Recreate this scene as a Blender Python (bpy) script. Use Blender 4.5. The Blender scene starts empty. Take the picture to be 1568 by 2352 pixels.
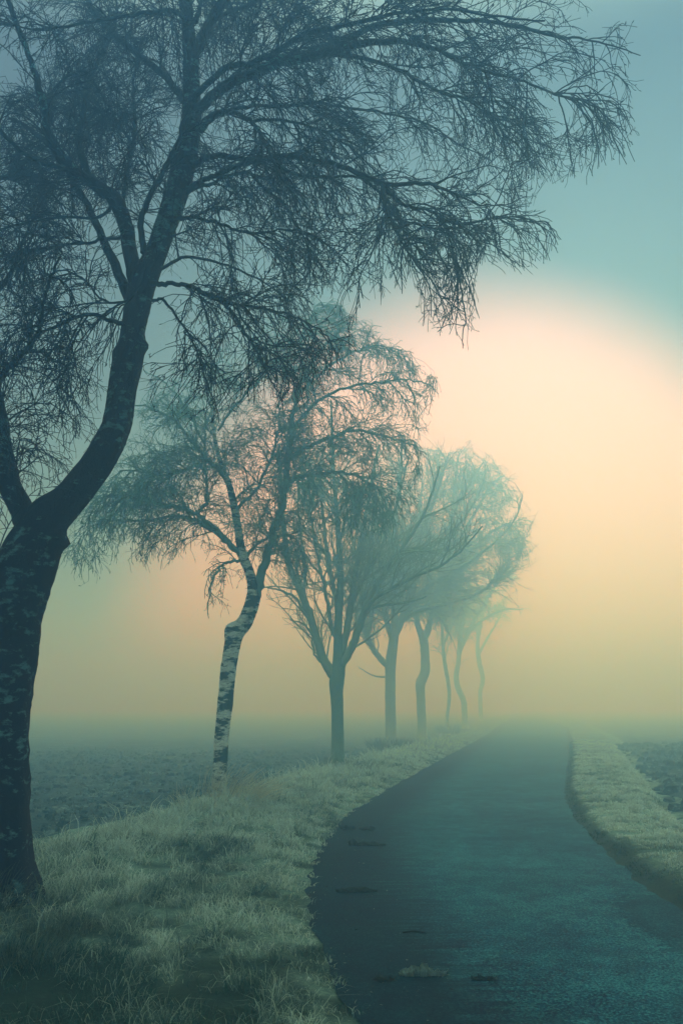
import bpy, math
import numpy as np
from mathutils import Vector, noise as mnoise

R = math.radians
SC = bpy.context.scene
COL = SC.collection

# ------------------------------------------------------------------ camera
PITCH = R(13.1)
CAM = np.array([0.0, 0.0, 1.6])
cam_d = bpy.data.cameras.new('camera')
cam_d.sensor_fit = 'VERTICAL'; cam_d.sensor_height = 24.0
cam_d.lens = 24.0 * 1906 / 2352
cam_d.clip_end = 3000; cam_d.clip_start = 0.05
cam = bpy.data.objects.new('camera', cam_d); COL.objects.link(cam)
cam.location = CAM; cam.rotation_euler = (R(90) + PITCH, 0, 0)
SC.camera = cam

# ------------------------------------------------------------------ look
SC.view_settings.view_transform = 'Standard'
SC.view_settings.look = 'None'
SC.view_settings.gamma = 1.0
SC.view_settings.use_curve_mapping = False
SC.view_settings.exposure = 0.0
SC.cycles.use_denoising = True
SC.cycles.use_adaptive_sampling = False
SC.cycles.volume_bounces = 2
SC.cycles.max_bounces = 6
SC.cycles.diffuse_bounces = 3
SC.cycles.glossy_bounces = 2
SC.cycles.transmission_bounces = 1
SC.cycles.sample_clamp_indirect = 4.0

# ------------------------------------------------------------------ sky and sun
SUN_AZ, SUN_EL = R(15), R(22)
world = bpy.data.worlds.new('World'); SC.world = world
world.use_nodes = True
W = world.node_tree; W.nodes.clear()
def wn(t, **k):
    n = W.nodes.new(t)
    for a, v in k.items(): setattr(n, a, v)
    return n
def wmath(op, a, b=None, c=None):
    n = wn('ShaderNodeMath', operation=op)
    for i, v in enumerate((a, b, c)):
        if v is None: continue
        if isinstance(v, (int, float)): n.inputs[i].default_value = v
        else: W.links.new(v, n.inputs[i])
    return n.outputs[0]
def wmix(f, a, b):
    n = wn('ShaderNodeMix', data_type='RGBA')
    for s, v in ((n.inputs[0], f), (n.inputs[6], a), (n.inputs[7], b)):
        if isinstance(v, (int, float)): s.default_value = v
        elif isinstance(v, tuple): s.default_value = v + (1,)
        else: W.links.new(v, s)
    return n.outputs[2]
tc = wn('ShaderNodeTexCoord'); sx = wn('ShaderNodeSeparateXYZ')
W.links.new(tc.outputs['Generated'], sx.inputs[0])
az = wmath('ARCTAN2', sx.outputs[0], sx.outputs[1])
el = wmath('ARCSINE', sx.outputs[2])
cl = wn('ShaderNodeTexNoise'); cl.inputs['Scale'].default_value = 2.2; cl.inputs['Detail'].default_value = 3
W.links.new(tc.outputs['Generated'], cl.inputs['Vector'])
wob = wmath('MULTIPLY', wmath('SUBTRACT', cl.outputs[0], 0.5), 0.22)
daz = wmath('SUBTRACT', az, R(11))
u = wmath('MAXIMUM', wmath('DIVIDE', daz, R(23)), wmath('DIVIDE', daz, R(-27)))
v = wmath('DIVIDE', wmath('SUBTRACT', el, R(3)), R(26.5))
rr = wmath('ADD', wmath('SQRT', wmath('ADD', wmath('MULTIPLY', u, u), wmath('MULTIPLY', v, v))), wob)
mr = wn('ShaderNodeMapRange', interpolation_type='SMOOTHSTEP')
mr.inputs['From Min'].default_value = 1.05; mr.inputs['From Max'].default_value = 0.74
W.links.new(rr, mr.inputs['Value'])
ZENITH_FILL, CLOUD, GLOW = (1.05, 1.70, 1.55), (0.05, 0.02, 0.02), (1.36, 0.72, 0.80)
# zenith, mostly above the frame, brightened as added fill light for the ground
zen = wn('ShaderNodeMapRange', interpolation_type='SMOOTHSTEP'); zen.inputs['From Min'].default_value = 0.64; zen.inputs['From Max'].default_value = 0.86
W.links.new(sx.outputs[2], zen.inputs['Value'])
cloud = wmix(zen.outputs[0], CLOUD, ZENITH_FILL)
sky = wn('ShaderNodeTexSky', sky_type='NISHITA')
sky.sun_disc = False; sky.sun_elevation = SUN_EL; sky.sun_rotation = SUN_AZ
K = 10.0   # cloud colours are given as seen; the background strength of 0.1 brings them back
cm = wn('ShaderNodeVectorMath', operation='SCALE'); cm.inputs['Scale'].default_value = K
W.links.new(wmix(mr.outputs[0], cloud, GLOW), cm.inputs[0])
deck = wmix(0.97, sky.outputs[0], cm.outputs[0])
bg = wn('ShaderNodeBackground'); bg.inputs['Strength'].default_value = 0.1
W.links.new(deck, bg.inputs[0])
wo = wn('ShaderNodeOutputWorld'); W.links.new(bg.outputs[0], wo.inputs[0])
world.cycles.sampling_method = 'MANUAL'; world.cycles.sample_map_resolution = 512

sun_d = bpy.data.lights.new('sun', 'SUN'); sun_d.energy = 1.08; sun_d.angle = R(26); sun_d.color = (0.66, 1.02, 0.84)
sun = bpy.data.objects.new('sun', sun_d); COL.objects.link(sun)
sd = Vector((math.sin(SUN_AZ) * math.cos(SUN_EL), math.cos(SUN_AZ) * math.cos(SUN_EL), math.sin(SUN_EL)))
sun.rotation_euler = sd.to_track_quat('Z', 'Y').to_euler(); sun.location = (20, 80, 40)

HAZE_DENSITY = 0.039
HAZE_COLOR = (0.26, 0.54, 1.0)
HAZE_ANISO = 0.62

# ------------------------------------------------------------------ helpers
def FP(px, py, Y):
    """photo pixel (1568 wide frame) -> point at world distance Y"""
    a = (px - 784) / 1906; b = (1176 - py) / 1906
    d = np.array([a, math.cos(PITCH) - b * math.sin(PITCH), math.sin(PITCH) + b * math.cos(PITCH)])
    return CAM + d * (Y / d[1])
def GZ(y):
    """the land falls away gently beyond the first trees"""
    y = np.asarray(y, float)
    return -.012 * np.clip(y - 10, 0, 60)
def FG(px, py, z=0.0):
    """photo pixel -> point on the ground, z above its general lie"""
    a = (px - 784) / 1906; b = (1176 - py) / 1906
    d = np.array([a, math.cos(PITCH) - b * math.sin(PITCH), math.sin(PITCH) + b * math.cos(PITCH)])
    k = (z - CAM[2]) / d[2]
    for _ in range(60): k = .5 * k + .5 * (z + float(GZ(min(d[1] * k, 400))) - CAM[2]) / d[2]
    return CAM + d * k
def MPP(px, py, Y):
    """metres per photo pixel there"""
    b = (1176 - py) / 1906
    return (Y / (math.cos(PITCH) - b * math.sin(PITCH))) / 1906

def mesh_np(name, V, F, mat, parent=None, smooth=True, attrs=None):
    me = bpy.data.meshes.new(name)
    V = np.asarray(V, np.float32); F = np.asarray(F, np.int32)
    k = F.shape[1]
    me.vertices.add(len(V)); me.vertices.foreach_set('co', V.ravel())
    me.loops.add(F.size); me.loops.foreach_set('vertex_index', F.ravel())
    me.polygons.add(len(F)); me.polygons.foreach_set('loop_start', np.arange(0, F.size, k, dtype=np.int32))
    me.polygons.foreach_set('use_smooth', np.full(len(F), smooth))
    me.update(calc_edges=True)
    for an, arr in (attrs or {}).items():
        at = me.attributes.new(an, 'FLOAT', 'POINT'); at.data.foreach_set('value', np.asarray(arr, np.float32))
    me.materials.append(mat)
    o = bpy.data.objects.new(name, me); COL.objects.link(o)
    if parent is not None: o.parent = parent
    return o

def tag(o, label=None, cat=None, group=None, kind=None):
    if label: o['label'] = label
    if cat: o['category'] = cat
    if group: o['group'] = group
    if kind: o['kind'] = kind
    return o
def empty(name, loc, label, cat, group=None):
    o = bpy.data.objects.new(name, None); COL.objects.link(o); o.location = loc; o.empty_display_size = .2
    return tag(o, label, cat, group)

def unit(a): return a / np.maximum(np.linalg.norm(a, axis=-1, keepdims=True), 1e-9)
def tubes(P, Rr, S, cap=True, bump=None):
    """P (N,K,3) centre lines, Rr (N,K) radii -> verts, quad faces. cap adds nothing for thin twigs"""
    N, K, _ = P.shape
    T = np.empty_like(P)
    T[:, 1:-1] = P[:, 2:] - P[:, :-2]; T[:, 0] = P[:, 1] - P[:, 0]; T[:, -1] = P[:, -1] - P[:, -2]
    T = unit(T)
    m = unit(T.mean(1)); ref = np.where(np.abs(m[:, 2:3]) < .8, np.array([[0, 0, 1.]]), np.array([[1., 0, 0]]))
    U = unit(np.cross(T, ref[:, None, :])); Wv = np.cross(T, U)
    a = np.arange(S) * (2 * math.pi / S)
    rad = Rr[:, :, None] * (bump if bump is not None else 1.0)
    V = P[:, :, None, :] + rad[..., None] * (np.cos(a)[None, None, :, None] * U[:, :, None, :] + np.sin(a)[None, None, :, None] * Wv[:, :, None, :])
    V = V.reshape(-1, 3)
    n = np.arange(N)[:, None, None] * (K * S); k = np.arange(K - 1)[None, :, None] * S; s = np.arange(S)[None, None, :]; s2 = (s + 1) % S
    F = np.stack([n + k + s, n + k + s2, n + k + S + s2, n + k + S + s], -1).reshape(-1, 4)
    return V, F
def join(parts):
    Vs, Fs, o = [], [], 0
    for V, F in parts:
        Vs.append(V); Fs.append(F + o); o += len(V)
    return np.concatenate(Vs), np.concatenate(Fs)

def vnoise(x, y, seed=0):
    """smooth value noise, vectorised"""
    xi = np.floor(x).astype(np.int64); yi = np.floor(y).astype(np.int64)
    xf = x - xi; yf = y - yi
    def h(a, b):
        n = (a * 374761393 + b * 668265263 + seed * 1442695041) & 0xffffffff
        n = ((n ^ (n >> 13)) * 1274126177) & 0xffffffff
        return ((n ^ (n >> 16)) & 0xffff) / 65535.0
    sx_ = xf * xf * (3 - 2 * xf); sy_ = yf * yf * (3 - 2 * yf)
    return (h(xi, yi) * (1 - sx_) + h(xi + 1, yi) * sx_) * (1 - sy_) + (h(xi, yi + 1) * (1 - sx_) + h(xi + 1, yi + 1) * sx_) * sy_
def fbm(x, y, seed=0, oct=4):
    t = 0; a = .5; f = 1
    for i in range(oct):
        t = t + a * vnoise(x * f, y * f, seed + i * 17); a *= .5; f *= 2.03
    return t / (1 - .5 ** oct)
def sstep(a, b, x):
    t = np.clip((x - a) / (b - a), 0, 1); return t * t * (3 - 2 * t)

# ------------------------------------------------------------------ materials
def mat(name):
    m = bpy.data.materials.new(name); m.use_nodes = True
    nt = m.node_tree; nt.nodes.clear()
    o = nt.nodes.new('ShaderNodeOutputMaterial'); b = nt.nodes.new('ShaderNodeBsdfPrincipled')
    nt.links.new(b.outputs[0], o.inputs[0])
    b.inputs['Specular IOR Level'].default_value = .25
    return m, nt, b
def noise(nt, scale, detail=4, vec=None, rough=.6):
    n = nt.nodes.new('ShaderNodeTexNoise'); n.inputs['Scale'].default_value = scale; n.inputs['Detail'].default_value = detail
    n.inputs['Roughness'].default_value = rough
    if vec is not None: nt.links.new(vec, n.inputs['Vector'])
    return n.outputs[0]
def ramp(nt, f, stops):
    r = nt.nodes.new('ShaderNodeValToRGB'); e = r.color_ramp.elements
    while len(e) < len(stops): e.new(.5)
    for i, (p, c) in enumerate(stops):
        e[i].position = p; e[i].color = tuple(c) + (1,) if len(c) == 3 else c
    nt.links.new(f, r.inputs[0]); return r.outputs[0]
def mixc(nt, f, a, b, mode='MIX'):
    n = nt.nodes.new('ShaderNodeMix'); n.data_type = 'RGBA'; n.blend_type = mode
    for s, v in ((n.inputs[0], f), (n.inputs[6], a), (n.inputs[7], b)):
        if isinstance(v, (int, float)): s.default_value = v
        elif isinstance(v, tuple): s.default_value = v + (1,)
        else: nt.links.new(v, s)
    return n.outputs[2]
def mth(nt, op, a, b=None):
    n = nt.nodes.new('ShaderNodeMath'); n.operation = op
    for i, v in enumerate((a, b)):
        if v is None: continue
        if isinstance(v, (int, float)): n.inputs[i].default_value = v
        else: nt.links.new(v, n.inputs[i])
    return n.outputs[0]
def attr(nt, name):
    n = nt.nodes.new('ShaderNodeAttribute'); n.attribute_name = name; return n.outputs['Fac']
def objco(nt, scale=(1, 1, 1)):
    t = nt.nodes.new('ShaderNodeTexCoord'); m = nt.nodes.new('ShaderNodeMapping'); m.inputs['Scale'].default_value = scale
    nt.links.new(t.outputs['Object'], m.inputs[0]); return m.outputs[0]
def bump(nt, b, h, strength=.5, dist=.02):
    n = nt.nodes.new('ShaderNodeBump'); n.inputs['Strength'].default_value = strength; n.inputs['Distance'].default_value = dist
    nt.links.new(h, n.inputs['Height']); nt.links.new(n.outputs[0], b.inputs['Normal'])

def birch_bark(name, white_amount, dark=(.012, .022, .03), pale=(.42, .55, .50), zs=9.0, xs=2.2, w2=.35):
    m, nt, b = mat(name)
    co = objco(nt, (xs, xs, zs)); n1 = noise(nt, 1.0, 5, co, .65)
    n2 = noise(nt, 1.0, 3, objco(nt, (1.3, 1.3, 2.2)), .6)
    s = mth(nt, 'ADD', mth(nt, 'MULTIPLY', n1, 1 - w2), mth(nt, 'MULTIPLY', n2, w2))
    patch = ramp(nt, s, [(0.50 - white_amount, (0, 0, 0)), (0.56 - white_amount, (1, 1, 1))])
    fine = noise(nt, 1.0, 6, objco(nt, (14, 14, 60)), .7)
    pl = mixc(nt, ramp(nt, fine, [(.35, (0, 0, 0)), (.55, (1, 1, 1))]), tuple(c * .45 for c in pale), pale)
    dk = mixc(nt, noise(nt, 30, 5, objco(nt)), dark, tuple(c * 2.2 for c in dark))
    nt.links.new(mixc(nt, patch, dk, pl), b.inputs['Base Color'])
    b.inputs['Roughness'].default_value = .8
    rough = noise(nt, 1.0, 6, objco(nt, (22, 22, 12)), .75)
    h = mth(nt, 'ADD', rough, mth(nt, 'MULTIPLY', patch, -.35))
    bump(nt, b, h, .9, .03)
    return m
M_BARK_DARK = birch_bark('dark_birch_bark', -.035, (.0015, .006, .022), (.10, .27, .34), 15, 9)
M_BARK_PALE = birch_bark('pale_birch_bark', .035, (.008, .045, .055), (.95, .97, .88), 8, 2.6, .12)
def plain_bark(name, a, c, sc=16):
    m, nt, b = mat(name)
    n = noise(nt, 1.0, 6, objco(nt, (sc, sc, sc * .35)), .7)
    nt.links.new(mixc(nt, n, a, c), b.inputs['Base Color']); b.inputs['Roughness'].default_value = .85
    bump(nt, b, n, .8, .03); return m
M_BARK_GREY = plain_bark('grey_tree_bark', (.12, .26, .21), (.28, .42, .35))
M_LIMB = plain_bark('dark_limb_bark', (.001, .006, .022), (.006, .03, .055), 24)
def twig_mat(name, c, c2):
    m, nt, b = mat(name)
    n = noise(nt, 3, 3, objco(nt)); nt.links.new(mixc(nt, n, c, c2), b.inputs['Base Color'])
    b.inputs['Roughness'].default_value = .75; return m
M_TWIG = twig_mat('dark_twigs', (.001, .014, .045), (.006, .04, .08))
M_TWIG_PALE = twig_mat('pale_twigs', (.10, .28, .25), (.26, .48, .42))  # lighter than the twigs of the nearest birch
M_LEAF = twig_mat('dry_leaf', (.01, .016, .02), (.03, .035, .03))

def grass_mat(name, green, frost, root):
    m, nt, b = mat(name)
    fr = attr(nt, 'frost'); tp = attr(nt, 'tip')
    t = mth(nt, 'MULTIPLY', fr, mth(nt, 'ADD', mth(nt, 'MULTIPLY', tp, .5), .5))
    c = mixc(nt, t, green, frost)
    n = noise(nt, 2.2, 3, objco(nt)); c2 = mixc(nt, mth(nt, 'MULTIPLY', n, .12), c, root)
    nt.links.new(c2, b.inputs['Base Color']); b.inputs['Roughness'].default_value = .6
    tr = nt.nodes.new('ShaderNodeBsdfTranslucent'); nt.links.new(c2, tr.inputs[0])
    mx = nt.nodes.new('ShaderNodeMixShader'); mx.inputs[0].default_value = .5
    nt.links.new(b.outputs[0], mx.inputs[1]); nt.links.new(tr.outputs[0], mx.inputs[2])
    nt.links.new(mx.outputs[0], [n for n in nt.nodes if n.type == 'OUTPUT_MATERIAL'][0].inputs[0])
    return m
M_GRASS = grass_mat('frosted_grass', (.004, .060, .060), (.84, .97, .88), (.30, .52, .42))
M_STRAW = grass_mat('frosted_straw', (.30, .32, .20), (.97, .95, .76), (.40, .42, .30))
M_WEED = grass_mat('dark_weeds', (.03, .06, .05), (.22, .30, .26), (.02, .05, .04))

def soil_mat():
    m, nt, b = mat('frosted_soil')
    n1 = noise(nt, 9, 8, objco(nt), .75); n2 = noise(nt, .7, 3, objco(nt))
    f = mth(nt, 'ADD', mth(nt, 'MULTIPLY', n1, .75), mth(nt, 'MULTIPLY', n2, .3))
    c = ramp(nt, f, [(.40, (.002, .02, .035)), (.55, (.012, .06, .08)), (.70, (.34, .46, .42))])
    nt.links.new(c, b.inputs['Base Color']); b.inputs['Roughness'].default_value = .9
    bump(nt, b, n1, 1, .06); return m
M_SOIL = soil_mat()
def turf_mat():
    m, nt, b = mat('turf_ground')
    fr = attr(nt, 'frost')
    n1 = noise(nt, 26, 8, objco(nt), .8); n2 = noise(nt, 3, 4, objco(nt), .7)
    g = mixc(nt, ramp(nt, n1, [(.3, (0, 0, 0)), (.7, (1, 1, 1))]), (.004, .02, .02), (.015, .07, .05))
    w = mixc(nt, ramp(nt, n1, [(.3, (0, 0, 0)), (.7, (1, 1, 1))]), (.05, .16, .14), (.42, .58, .50))
    f = mth(nt, 'MULTIPLY', fr, ramp(nt, n2, [(.3, (.3, .3, .3)), (.6, (1, 1, 1))]))
    nt.links.new(mixc(nt, f, g, w), b.inputs['Base Color']); b.inputs['Roughness'].default_value = .9
    bump(nt, b, n1, 1, .05); return m
M_TURF = turf_mat()
def road_mat():
    m, nt, b = mat('worn_asphalt')
    co = objco(nt)
    agg = noise(nt, 60, 8, co, .8); mid = noise(nt, 3.5, 6, co, .7); big = noise(nt, .6, 4, co, .6)
    f = mth(nt, 'ADD', mth(nt, 'MULTIPLY', agg, .72), mth(nt, 'ADD', mth(nt, 'MULTIPLY', mid, .20), mth(nt, 'MULTIPLY', big, .13)))
    c = ramp(nt, f, [(.42, (.001, .008, .026)), (.51, (.004, .05, .09)), (.60, (.05, .22, .26))])
    side = attr(nt, 'side')     # 0 at the muddy left edge, 1 beyond it; widened to paint in shade
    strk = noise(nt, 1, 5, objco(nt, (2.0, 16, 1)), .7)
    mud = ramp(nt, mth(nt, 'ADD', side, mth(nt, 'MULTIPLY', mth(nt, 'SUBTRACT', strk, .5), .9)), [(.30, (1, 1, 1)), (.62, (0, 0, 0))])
    c = mixc(nt, mth(nt, 'MULTIPLY', mud, .8), c, (.001, .005, .016))  # darkens the left side: edge mud plus painted-in shade near the birch
    brk = attr(nt, 'broken')
    bb = ramp(nt, mth(nt, 'ADD', brk, mth(nt, 'MULTIPLY', mth(nt, 'SUBTRACT', noise(nt, 1, 6, objco(nt, (4, 9, 1)), .75), .5), 1.1)), [(.5, (0, 0, 0)), (.56, (1, 1, 1))])
    c = mixc(nt, mth(nt, 'MULTIPLY', bb, .5), c, (.002, .014, .032))
    sp = nt.nodes.new('ShaderNodeTexVoronoi'); sp.inputs['Scale'].default_value = 38; nt.links.new(co, sp.inputs['Vector'])
    grit = ramp(nt, sp.outputs['Distance'], [(.06, (1, 1, 1)), (.17, (0, 0, 0))])
    gm = mth(nt, 'MULTIPLY', grit, ramp(nt, noise(nt, 14, 2, co), [(.52, (0, 0, 0)), (.62, (1, 1, 1))]))
    c = mixc(nt, mth(nt, 'MULTIPLY', gm, .8), c, (.16, .30, .30))
    nt.links.new(c, b.inputs['Base Color'])
    b.inputs['Specular IOR Level'].default_value = .05
    nt.links.new(ramp(nt, mid, [(.3, (.8,) * 3), (.7, (.95,) * 3)]), b.inputs['Roughness'])
    bump(nt, b, mth(nt, 'ADD', agg, mth(nt, 'MULTIPLY', bb, -.8)), .8, .008)
    return m
M_ROAD = road_mat()

# ------------------------------------------------------------------ lie of the land
LP = [FG(*p) for p in ((905, 2480), (830, 2352), (765, 2250), (722, 2170), (708, 2090), (714, 2020), (738, 1950), (790, 1880), (900, 1808), (1000, 1752), (1085, 1704), (1130, 1676), (1158, 1657))]
RP = [FG(*p) for p in ((2300, 2480), (1900, 2280), (1568, 2118), (1485, 2050), (1400, 1978), (1335, 1910), (1300, 1860), (1292, 1820), (1296, 1780), (1304, 1740), (1306, 1705), (1300, 1676))]
def edge(pts, tail):
    y = np.array([-30, -5.] + [p[1] for p in pts] + [t[1] for t in tail]); x = np.array([pts[0][0] + 1.0, pts[0][0] + .5] + [p[0] for p in pts] + [t[0] for t in tail])
    o = np.argsort(y); y, x = y[o], x[o]
    yy = np.linspace(-30, 400, 8000); xx = np.interp(yy, y, x)
    k = np.ones(41) / 41; xs = np.convolve(np.pad(xx, 20, 'edge'), k, 'valid')
    w = sstep(60, 20, yy) * .0 + 1
    return lambda q: np.interp(q, yy, xs * w)
l1 = LP[-1]; r1 = RP[-1]
XL = edge(LP, [(l1[0] + 9, l1[1] + 40), (l1[0] + 75, 400)])
XR = edge(RP, [(l1[0] + 6.5, l1[1]), (l1[0] + 15, l1[1] + 40), (l1[0] + 80, 400)])
LO = [FG(*p, z=.05) for p in ((60, 1965), (300, 1885), (480, 1850), (590, 1806), (750, 1770), (900, 1730), (1000, 1702), (1100, 1674))]
RO = [FG(*p, z=.1) for p in ((1568, 1915), (1500, 1845), (1450, 1775), (1390, 1690))]
LV = edge([(-4.3, 3, 0)] + [(-4.2, 7.5, 0)] + LO, [(l1[0] - 4, l1[1]), (l1[0] + 4.5, l1[1] + 40), (l1[0] + 70, 400)])
RV = edge([(5.2, 3, 0), (4.6, 8, 0)] + RO, [(l1[0] + 11, l1[1]), (l1[0] + 20, l1[1] + 40), (l1[0] + 85, 400)])

def verge_left_z(x, y):
    s = XL(y) - x; w = XL(y) - LV(y)
    ridge = .10 * np.exp(-((s - w * .62) / (w * .22)) ** 2)
    z = .015 + .07 * sstep(0, .5, s) + ridge - .16 * sstep(w * .85, w * 1.15, s) + .07 * (fbm(x * 1.3, y * 1.6, 3) - .5) * sstep(0, .5, s)
    return GZ(y) + z + .035 * (fbm(x * 6, y * 8, 5, 3) - .5) * sstep(0, .3, s)
def verge_right_z(x, y):
    s = x - XR(y); w = RV(y) - XR(y)
    z = .015 + .10 * sstep(.0, .30, s) + .03 * sstep(.3, 1.5, s) - .03 * sstep(w * .6, w, s) - .14 * sstep(w * .9, w * 1.2, s)
    return GZ(y) + z + (.07 * (fbm(x * 1.6, y * 1.4, 11) - .5) + .06 * (fbm(x * 5, y * 6, 15, 3) - .5)) * sstep(0, .4, s)
def field_z(x, y):
    z = -.16 + .10 * (fbm(x * .7, y * .7, 21) - .5) + .11 * (fbm(x * 3.3, y * 3.3, 23) - .5)
    right = sstep(-.5, 1.5, x - RV(y))
    fade = 1.0 / (1 + (np.hypot(x, y) / 60) ** 2)
    clod = fbm(x * 5.5, y * 5.5, 31, 4)
    furrow = np.sin((x * .98 - y * .20 + .4 * fbm(x * .8, y * .8, 41)) * 6.0)
    z = z + fade * right * (.55 * (clod - .45) + .07 * furrow + .22)
    return GZ(y) + z + fade * (1 - right) * .06 * (fbm(x * 9, y * 9, 35, 3) - .5)
def frost_left(x, y):
    s = XL(y) - x; w = XL(y) - LV(y); q = s / w
    n = fbm(x * 4.2 + y * .3, y * 3.0, 51, 5); n2 = fbm(x * 1.3 - y * .5, y * .8, 57)
    f = .88 + 2.3 * (n - .5) + .8 * (n2 - .5) + .35 * np.exp(-((q - .62) / .2) ** 2)
    # unfrosted grass along the wheel-worn edge; below the nearest birch it also paints in shade
    f -= .25 * np.exp(-(s / .35) ** 2)
    d = np.hypot(x + 2.9, (y - 5.8) * .75)
    f -= .75 * sstep(3.6, .6, d)
    f -= .60 * sstep(7.2, 3.8, y + .8 * (n2 - .5))  # dark foreground put into the colour by lowering the frost
    h = np.hypot((x + 1.35) / .45, (y - 9.4) / .75); f -= .8 * sstep(1.3, .6, h)
    f += 1.5 * (fbm(x * 6, y * 7, 53, 3) - .5)
    return np.clip(f, 0, 1)
def frost_right(x, y):
    s = x - XR(y)
    n = fbm(x * 2.4, y * 1.8, 61); n2 = fbm(x * .9, y * .8, 67)
    f = .92 + 1.5 * (n - .5) + .8 * (n2 - .5)
    return np.clip((f + 1.4 * (fbm(x * 6, y * 6, 69, 3) - .5)) * sstep(.14, .34, s + .18 * (n - .5)), 0, 1)  # bare green next to the road paints in the bank's shaded lip

def sheet(name, xs, ys, zf, m, attrs=None):
    X, Y = np.meshgrid(xs, ys); Z = zf(X, Y)
    V = np.stack([X, Y, Z], -1).reshape(-1, 3); n = len(xs); i = np.arange(len(ys) - 1)[:, None] * n; j = np.arange(n - 1)[None]
    F = np.stack([i + j, i + j + 1, i + j + n + 1, i + j + n], -1).reshape(-1, 4)
    return mesh_np(name, V, F, m, attrs=attrs)
def strip(name, a, b, ys, n, zf, m, attrf=None):
    """sheet between two curves a(y), b(y)"""
    Y = np.repeat(ys[:, None], n, 1); t = np.linspace(0, 1, n)[None]
    X = a(ys)[:, None] * (1 - t) + b(ys)[:, None] * t
    Z = zf(X, Y); V = np.stack([X, Y, Z], -1).reshape(-1, 3)
    i = np.arange(len(ys) - 1)[:, None] * n; j = np.arange(n - 1)[None]
    F = np.stack([i + j, i + j + 1, i + j + n + 1, i + j + n], -1).reshape(-1, 4)
    return mesh_np(name, V, F, m, attrs={k: f(X, Y).ravel() for k, f in (attrf or {}).items()})

def graded(a, b, n, power):      # spacing grows from a to b
    t = np.linspace(0, 1, n) ** power; return a + (b - a) * t
ys_f = np.concatenate([[-40, -20, -6], graded(0, 60, 330, 1.5), [64, 70, 80, 95, 120, 160, 220, 300, 500, 800, 1200]])
xp = graded(2.5, 45, 150, 1.7)
xs_f = np.concatenate([[-1200, -700, -300, -200, -120, -80, -60], -xp[::-1], [-1.5, -.5, .5, 1.5], xp, [60, 80, 120, 200, 300, 700, 1200]])
tag(sheet('field', xs_f, ys_f, field_z, M_SOIL), kind='structure')
ys_v = np.concatenate([[-12, -4], graded(.5, 130, 440, 1.8), [150, 180, 220, 298]])
tag(strip('grass_verge', lambda y: LV(y) - .9, lambda y: XL(y) + .10, ys_v, 90, verge_left_z, M_TURF, {'frost': frost_left}), kind='structure')
tag(strip('grass_bank', lambda y: XR(y) - .10, lambda y: RV(y) + .9, ys_v, 90, verge_right_z, M_TURF, {'frost': frost_right}), kind='structure')
def eL(y): return XL(y) - .02 + .12 * (fbm(y * 3.2, y * 0 + 3, 71) - .5)
def eR(y): return XR(y) + .04 + .22 * (fbm(y * 2.4, y * 0 + 9, 73) - .5)
def road_z(x, y):
    m = (XL(y) + XR(y)) / 2
    return GZ(y) + .030 - .008 * (x - m) ** 2 / 3 + .008 * (fbm(x * 1.2, y * 1.2, 81) - .5)
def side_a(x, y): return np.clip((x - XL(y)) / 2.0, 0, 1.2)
def broken_a(x, y): return sstep(1.0, .05, XR(y) - x) * sstep(9.0, 6.5, y)
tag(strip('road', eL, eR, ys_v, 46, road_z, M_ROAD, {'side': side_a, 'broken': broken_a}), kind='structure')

# ------------------------------------------------------------------ grass blades
rng = np.random.default_rng(7)
def blades(name, x, y, z, h, wd, lean, frost, m, bend=.5, wind=(0, 0)):
    n = len(x); a = rng.uniform(0, 2 * math.pi, n); la = rng.uniform(0, 2 * math.pi, n)
    lx = np.cos(la) * lean * h + wind[0] * h; ly = np.sin(la) * lean * h + wind[1] * h
    dx, dy = np.cos(a) * wd / 2, np.sin(a) * wd / 2
    B = np.stack([x, y, z - .01], -1)
    mid = B + np.stack([lx * .35, ly * .35, h * (.6 - .12 * lean)], -1); top = B + np.stack([lx, ly, h * (1 - .5 * np.minimum(1.4, lean))], -1)
    D = np.stack([dx, dy, dx * 0], -1)
    V = np.stack([B - D, B + D, mid + D * .75, mid - D * .75, top], 1).reshape(-1, 3)
    i = np.arange(n)[:, None] * 5
    F = np.concatenate([np.concatenate([i, i + 1, i + 2], 1), np.concatenate([i, i + 2, i + 3], 1), np.concatenate([i + 3, i + 2, i + 4], 1)])
    tip = np.tile([0, 0, .6, .6, 1.0], n); fr = np.repeat(frost, 5)
    return mesh_np(name, V, F, m, smooth=False, attrs={'frost': fr, 'tip': tip})
def sample_strip(n, a, b, y0, y1, power, over=.1):
    y = y0 + (y1 - y0) * rng.uniform(0, 1, n) ** power
    t = rng.uniform(0, 1, n); A = a(y); Bx = b(y)
    return A + (Bx - A) * t, y
# left verge: short frosted turf in clumps
x, y = sample_strip(230000, lambda y: LV(y) - .25, lambda y: XL(y) + .03, 1.6, 48, 2.3)
cl_ = .6 * fbm(x * 5.5 + y, y * 8.5, 91, 3) + .4 * fbm(x * 1.6, y * 4.5, 92, 2); keep = rng.uniform(0, 1, len(x)) < sstep(.36, .58, cl_) * .97 + .03
x, y, cl_ = x[keep], y[keep], cl_[keep]
s = XL(y) - x; w_ = XL(y) - LV(y)
h = (.022 + .12 * sstep(.38, .66, cl_)) * (.7 + .6 * rng.uniform(0, 1, len(x))) * (.45 + .55 * sstep(0, .5, s)) * (1 + .9 * np.exp(-((s / w_ - .65) / .2) ** 2))
tall = (rng.uniform(0, 1, len(x)) < .10) & (fbm(x * 2.1, y * 3.3, 93, 2) > .50); h = np.where(tall, h * 2.1, h)
fr = np.clip(frost_left(x, y) * rng.uniform(.55, 1.25, len(x)) + .12 * rng.uniform(-1, 1, len(x)), 0, 1)
fr = np.where(rng.uniform(0, 1, len(x)) < .16, np.clip(fr + .4, 0, 1), fr)
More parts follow.
